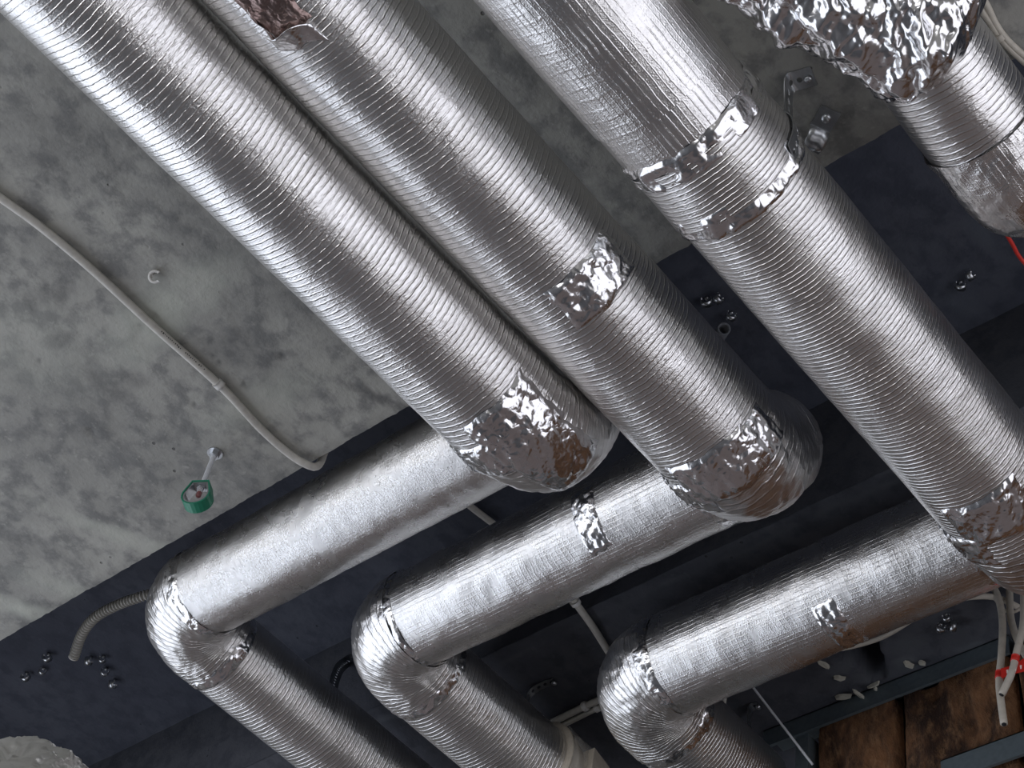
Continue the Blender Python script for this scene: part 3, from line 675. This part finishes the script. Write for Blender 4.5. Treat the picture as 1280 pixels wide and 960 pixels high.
# red tape tying them
tp = thing('marking_tape', 'red printed tape tied round the hanging cables at right', 'tape', at(1250, 842, x=xc))
for hp, px, py, w_ in ((hp1, 1250, 841, .016), (hp2, 1270, 821, .013)):
    V, F, UV = tube(hp, hp.locate(px, py, .0068)[0]-w_/2, hp.locate(px, py, .0068)[0]+w_/2, .0078, nt=18, ds=.004, cap=True); mesh('tape_wrap', V, F, M_RED, tp)
qd = [at(1251, 836, x=xc-.014), at(1266, 832, x=xc-.010), at(1282, 822, x=xc-.006), at(1310, 806, x=xc-.004)]; qe = [at(1252, 848, x=xc-.014), at(1266, 843, x=xc-.010), at(1282, 839, x=xc-.006), at(1310, 832, x=xc-.004)]
fl = mesh('tape_tail', qd+qe, [(0, 1, 5, 4), (1, 2, 6, 5), (2, 3, 7, 6)], M_RED, tp, smooth=False); fl.modifiers.new('thickness', 'SOLIDIFY').thickness = .0008
parts = []
for px, py, w_ in ((1259, 839.5, 1.3), (1263, 838, 1.1), (1269, 836.5, 1.5), (1276, 834, 1.2)):
    a = [at(px-w_, py-2.2, x=xc-.0135), at(px+w_, py-2.8, x=xc-.0130), at(px+w_*.8, py+2, x=xc-.0130), at(px-w_*.5, py+2.4, x=xc-.0135)]; parts.append((a, [(0, 1, 2, 3)]))
mesh('printed_marks', *joinVF(parts), M_REDPRINT, tp, smooth=False)
# cables at the top right, red wire under the duct end
for dx, lab in ((0, 'left strand of the cable pair in the top right corner'), (9, 'right strand of the cable pair in the top right corner')):
    simple('cable', 'cable', lab, [at(1195+dx, -40, z=ZB-.008), at(1222+dx, 5-dx*.3, z=ZB-.008), at(1238+dx*.6, 28, z=ZB-.008), at(1251+dx*.5, 48-dx*.2, z=ZB-.008), at(1268+dx*.5, 66-dx*.3, z=ZB-.008), at(1300, 95-dx, z=ZB-.008)], .005, M_CABLE, clips=[(1252, 48)] if dx == 0 else ())
simple('wire', 'wire', 'red wire emerging below the foil duct at the right frame edge', [at(1255, 288, z=2.15), at(1266, 306, z=2.15), at(1275, 322, z=2.15), at(1300, 350, z=2.15)], .003, M_RED)
# sleeve stub under the recess
c = at(905, 411, z=2.55); b0 = at(880, 448, z=2.66); stb = thing('pipe_sleeve', 'short dark plastic pipe sleeve with open end between middle and right ducts', 'pipe', b0)
d_ = c-b0; L_ = np.linalg.norm(d_); mesh('tube', *lathe([(.0125, 0), (.0125, L_), (.0088, L_), (.0088, L_-.03)], b0, d_, 22), plain('dull_plastic', rgb(.16, .17, .19), .6), stb)

# ------------------------------------------------------------------ metal clips: one built, the rest copied with their parts
def u_clip(root, s_=1.):
    """open saddle: a curved band with a foot and screw, hanging from z=0 at the origin (built at the eye origin, moved later)"""
    V, F = [], []; n_ = 16
    for i in range(n_):
        t = -.6 + (PI+1.2)*i/(n_-1)
        for r_, h in ((.0105, -.006), (.0105, .006), (.0092, .006), (.0092, -.006)): V.append(np.array([h, r_*math.cos(t), -.012 - r_*math.sin(t)])*s_)
    for i in range(n_-1):
        for k in range(4): F.append((i*4+k, i*4+(k+1) % 4, (i+1)*4+(k+1) % 4, (i+1)*4+k))
    F += [(0, 1, 2, 3), tuple((n_-1)*4 + k for k in (3, 2, 1, 0))]
    return [('band', V, F), ('screw', *[(np.array(lathe([(.0042, -.003), (.0042, .001), (.002, .0025)], (0, 0, -.0035), (0, 0, -1), 10)[0])*s_), lathe([(.0042, 0), (.0042, .001), (.002, .002)], (0, 0, 0), (0, 0, -1), 10)[1]])]
proto = None
def clip(px, py, z, rot, s_, label, group, tilt=(0, 0)):
    global proto
    if proto is None:
        proto = thing('pipe_clip', label, 'clip', (0, 0, -EYE), group)
        for nm, V, F in u_clip(proto): mesh(nm, np.array(V) - [0, 0, EYE], F, M_ZINC, proto)
        r_ = proto
    else:
        r_ = proto.copy(); C.objects.link(r_); r_['label'] = label; r_['group'] = group
        for ch in proto.children:
            k = ch.copy(); C.objects.link(k); k.parent = r_
    p = at(px, py, z=z-.012*s_); r_.location = (p[0], p[1], z + EYE); r_.rotation_euler = (tilt[0], tilt[1], rot); r_.scale = (s_,)*3
    return r_
G1 = 'open metal pipe clips under the recess'
for px, py, z, rot, s_, lab in [
    (59, 822, ZS, .5, 1.1, 'metal clip left of the corrugated conduit end, upper of its cluster'), (53, 839, ZS, 1.3, .9, 'metal clip left of the corrugated conduit end, middle of its cluster'),
    (32, 846, ZS, .4, 1.1, 'leftmost metal clip near the left frame edge under the dark recess'), (111, 826, ZS, 2.2, 1.1, 'metal clip right beside the cut end of the corrugated conduit'),
    (128, 824, ZS, .7, .9, 'metal clip topmost in cluster between corrugated conduit and duct bend'), (131, 840, ZS, 1.1, 1., 'metal clip in the middle of cluster below right of corrugated conduit'),
    (141, 855, ZS, 2.1, 1.1, 'lowest metal clip of cluster below right of corrugated conduit'),
    (1201, 357, ZS, .6, 1., 'lower left of two small clips right of the tape-ringed duct'), (1213, 344, ZS, 1.5, 1., 'upper right of two small clips right of the tape-ringed duct'),
    (883, 377, ZS, .5, 1.1, 'leftmost dark clip between middle and tape-ringed ducts'), (898, 373, ZS, 1.5, 1., 'topmost dark clip between middle and tape-ringed ducts'), (914, 395, ZS, 1., 1., 'dark clip just above the plastic pipe sleeve'),
    (1176, 785, ZB2, 1., 1., 'lower left of three bright clips below the right run'), (1191, 783, ZB2, 2.4, 1., 'lower right of three bright clips below the right run'), (1183, 772, ZB2, .3, .8, 'top of three bright clips below the right run')]:
    clip(px, py, z, rot, s_, lab, G1)

# bigger saddle clip with its plate on the shaded slab
c = at(1027, 155, z=ZB); sad = thing('saddle_clip', 'steel saddle clip with screwed plate on shaded concrete beside the perforated strap', 'clip', c)
dr = at(1012, 178, z=ZB)-at(1032, 145, z=ZB); dr /= np.linalg.norm(dr); sd_ = np.array([-dr[1], dr[0], 0])
def obox(cn, u, v, w_, lu, lv, lw):
    V = [np.array(cn) + u*a*lu/2 + v*b_*lv/2 + w_*k*lw/2 for a in (-1, 1) for b_ in (-1, 1) for k in (-1, 1)]; return V, [(0, 1, 3, 2), (4, 6, 7, 5), (0, 4, 5, 1), (2, 3, 7, 6), (0, 2, 6, 4), (1, 5, 7, 3)]
zz = np.array([0, 0, 1.])
mesh('plate', *obox(c - dr*.012 + [0, 0, -.004], dr, sd_, zz, .036, .032, .003), M_ZINC, sad, smooth=False)
mesh('screw', *lathe([(.007, 0), (.007, .003), (.003, .005)], c - dr*.014 + [0, 0, -.005], (0, 0, -1), 12), M_ZINC, sad)
V, F = [], []
for i in range(14):
    t = PI*i/13
    for w_ in (-.015, -.005, .005, .015):
        k = .021 - (.003 if abs(w_) < .006 else 0); V.append(c + dr*(.024 - .020*math.cos(t)) + sd_*w_ + [0, 0, -.003 - k*math.sin(t)])
for i in range(13):
    for k in range(3): F.append((i*4+k, i*4+k+1, (i+1)*4+k+1, (i+1)*4+k))
o_ = mesh('band', V, F, M_ZINC, sad); o_.modifiers.new('thickness', 'SOLIDIFY').thickness = .0016

# ------------------------------------------------------------------ perforated hanger straps
def strap(pts, width, wdir, pitch=.014, hole=.0042):
    """perforated steel band along a polyline: each cell is a square with a real round hole"""
    p = Path(pts, spline=True, ds=.001); n = max(2, int(p.L/pitch)); V, F = [], []
    def pos(q, v):
        c_ = p.at(np.array(q))[0]; return c_ + wd*v
    wd = np.array(wdir, float); wd /= np.linalg.norm(wd)
    for i in range(n):
        q0, q1 = p.L*i/n, p.L*(i+1)/n; qm = (q0+q1)/2; b0 = len(V); K = 12
        for k in range(K):
            t = 2*PI*(k+.5)/K; c_, s_ = math.cos(t), math.sin(t); m_ = max(abs(c_), abs(s_))
            V.append(pos(qm + (q1-q0)/2*c_/m_, width/2*s_/m_)); V.append(pos(qm + hole*c_, hole*s_))
        for k in range(K): j = (k+1) % K; F.append((b0+2*k, b0+2*j, b0+2*j+1, b0+2*k+1))
    return V, F
def hanger(label, pts, wdir, width=.022, mat=M_DARKZ, bolt=None):
    t = thing('hanger_strap', label, 'strap', pts[0], 'perforated straps holding the ducts'); V, F = strap(pts, width, wdir); o = mesh('band', V, F, mat, t, smooth=False)
    o.modifiers.new('thickness', 'SOLIDIFY').thickness = .0018
    b_ = np.array(pts[0]) if bolt is None else np.array(bolt)
    mesh('bolt', *lathe([(.006, 0), (.006, .004), (.003, .006)], b_ + [0, 0, -.002], (0, 0, -1), 8), M_ZINC, t); return t
def around(d, q, ta, tb, n=7, off=.005):
    R_ = float(d.r(np.array([q]))[0]) + off; p, a, b_ = d.path.at(q); return [p + R_*(math.cos(t)*a + math.sin(t)*b_) for t in np.linspace(ta, tb, n)]
X1 = (1, 0, 0)
t0 = at(986, 103, z=ZB-.003); q = dC.locate(985, 200)[0]
hanger('perforated steel strap with holed plate holding the tape-ringed duct, on shaded concrete', [t0 + [.012, -.035, 0], t0 + [.006, -.015, 0], t0 + [.002, .0, -.006], t0 + [.02, .012, -.06]] + around(dC, q, -2.2, -1.2, 4, .006), (1, .25, 0), .032, M_ZINC, bolt=t0 + [.01, -.026, 0])
hanger('dark perforated strap holding the lower branch of the leftmost duct', [at(452, 818, x=XE2-.004), at(436, 826, x=XE2-.004), at(424, 836, z=2.53), at(417, 858, z=2.44), at(420, 878, z=2.38), at(428, 894, z=2.34)], (1, .1, 0), .03, bolt=at(446, 822, x=XE2-.008))
q = dB.path.locate(650, 905, dB.rr)[0]; x_ = float(dB.path.at(q)[0][0]); yB = float(dB.path.at(q)[0][1])
hanger('black perforated strap curling down to the middle branch above the bagged fan', [at(693, 852, z=ZB2-.004), at(680, 856, z=ZB2-.006), at(664, 866, z=ZB2-.02), at(658, 880, z=ZB2-.05), at(659, 893, z=ZB2-.09)], (.8, .3, 0), .02)
q = dC.path.locate(930, 945, dC.rr)[0]
hanger('dark strap beside the brown wool holding the right branch', [at(948, 882, z=ZB2-.003), at(940, 884, z=ZB2-.004), at(937, 892, z=ZB2-.02), at(938, 915, z=ZB2-.06), at(941, 940, z=ZB2-.11), at(946, 975, z=ZB2-.16)], (1, .3, 0), .022)

# ------------------------------------------------------------------ bagged duct fan on the middle branch
yB, zB_ = dB.path.P[-1][1], ZR; qf = dB.path.L - .004; xf = float(dB.path.at(qf)[0][0])
fan = thing('duct_fan', 'beige duct fan in clear plastic film on the end of the middle duct', 'fan', (xf, yB, zB_)); f0_ = np.array([xf, yB, zB_])
mesh('flange', *lathe([(.099, 0), (.110, 0), (.110, .006), (.099, .008)], f0_, X1, 56), M_BEIGE, fan)
mesh('collar', *lathe([(.0995, .006), (.1005, .022), (.104, .024), (.104, .032), (.0995, .034), (.098, .052), (.094, .054)], f0_, X1, 56), M_BEIGE, fan)
mesh('motor_housing', *lathe([(.094, .05), (.094, .10), (.086, .16), (.070, .215), (.060, .24)], f0_, X1, 48), M_BEIGE, fan)
def radial(a): return np.array([0, math.sin(a), -math.cos(a)]), np.array([0, math.cos(a), math.sin(a)])
dv, tv = radial(-1.55); mesh('terminal_box', *obox(f0_ + [.085, 0, 0] + dv*.098, np.array([.96, 0, 0]) - dv*.2, tv, dv, .07, .075, .035), M_BEIGE, fan, smooth=False)
for i in range(3):
    for k in range(2):
        dv, tv = radial(-.95 + .42*i); mesh('grille_slot', *obox(f0_ + [.078+.034*k, 0, 0] + dv*(.0925-.004*k), np.array(X1), tv, dv, .026, .031, .006), M_BLACK, fan, smooth=False)
dv, tv = radial(-1.05); mesh('motor_winding', *obox(f0_ + [.158, .0, 0] + dv*.085, np.array([.96, 0, 0]) - dv*.3, tv, dv, .04, .045, .006), plain('copper_winding', rgb(.30, .10, .05), .5), fan, smooth=False)
pf = Path([f0_ + [.004, 0, 0], f0_ + [.26, 0, 0]])
V, F, UV = tube(pf, 0, pf.L, lambda q: np.interp(q, [0, .02, .10, .18, .256], [.110, .114, .110, .094, .05]), disp=lambda s, t, P: .007*crumple(P, 17, off=1)+.003*crumple(P, 36, off=2), ds=.004, nt=120)
o_ = mesh('plastic_film', V, F, M_FILM, fan); o_['label'] = 'crumpled clear film cover'
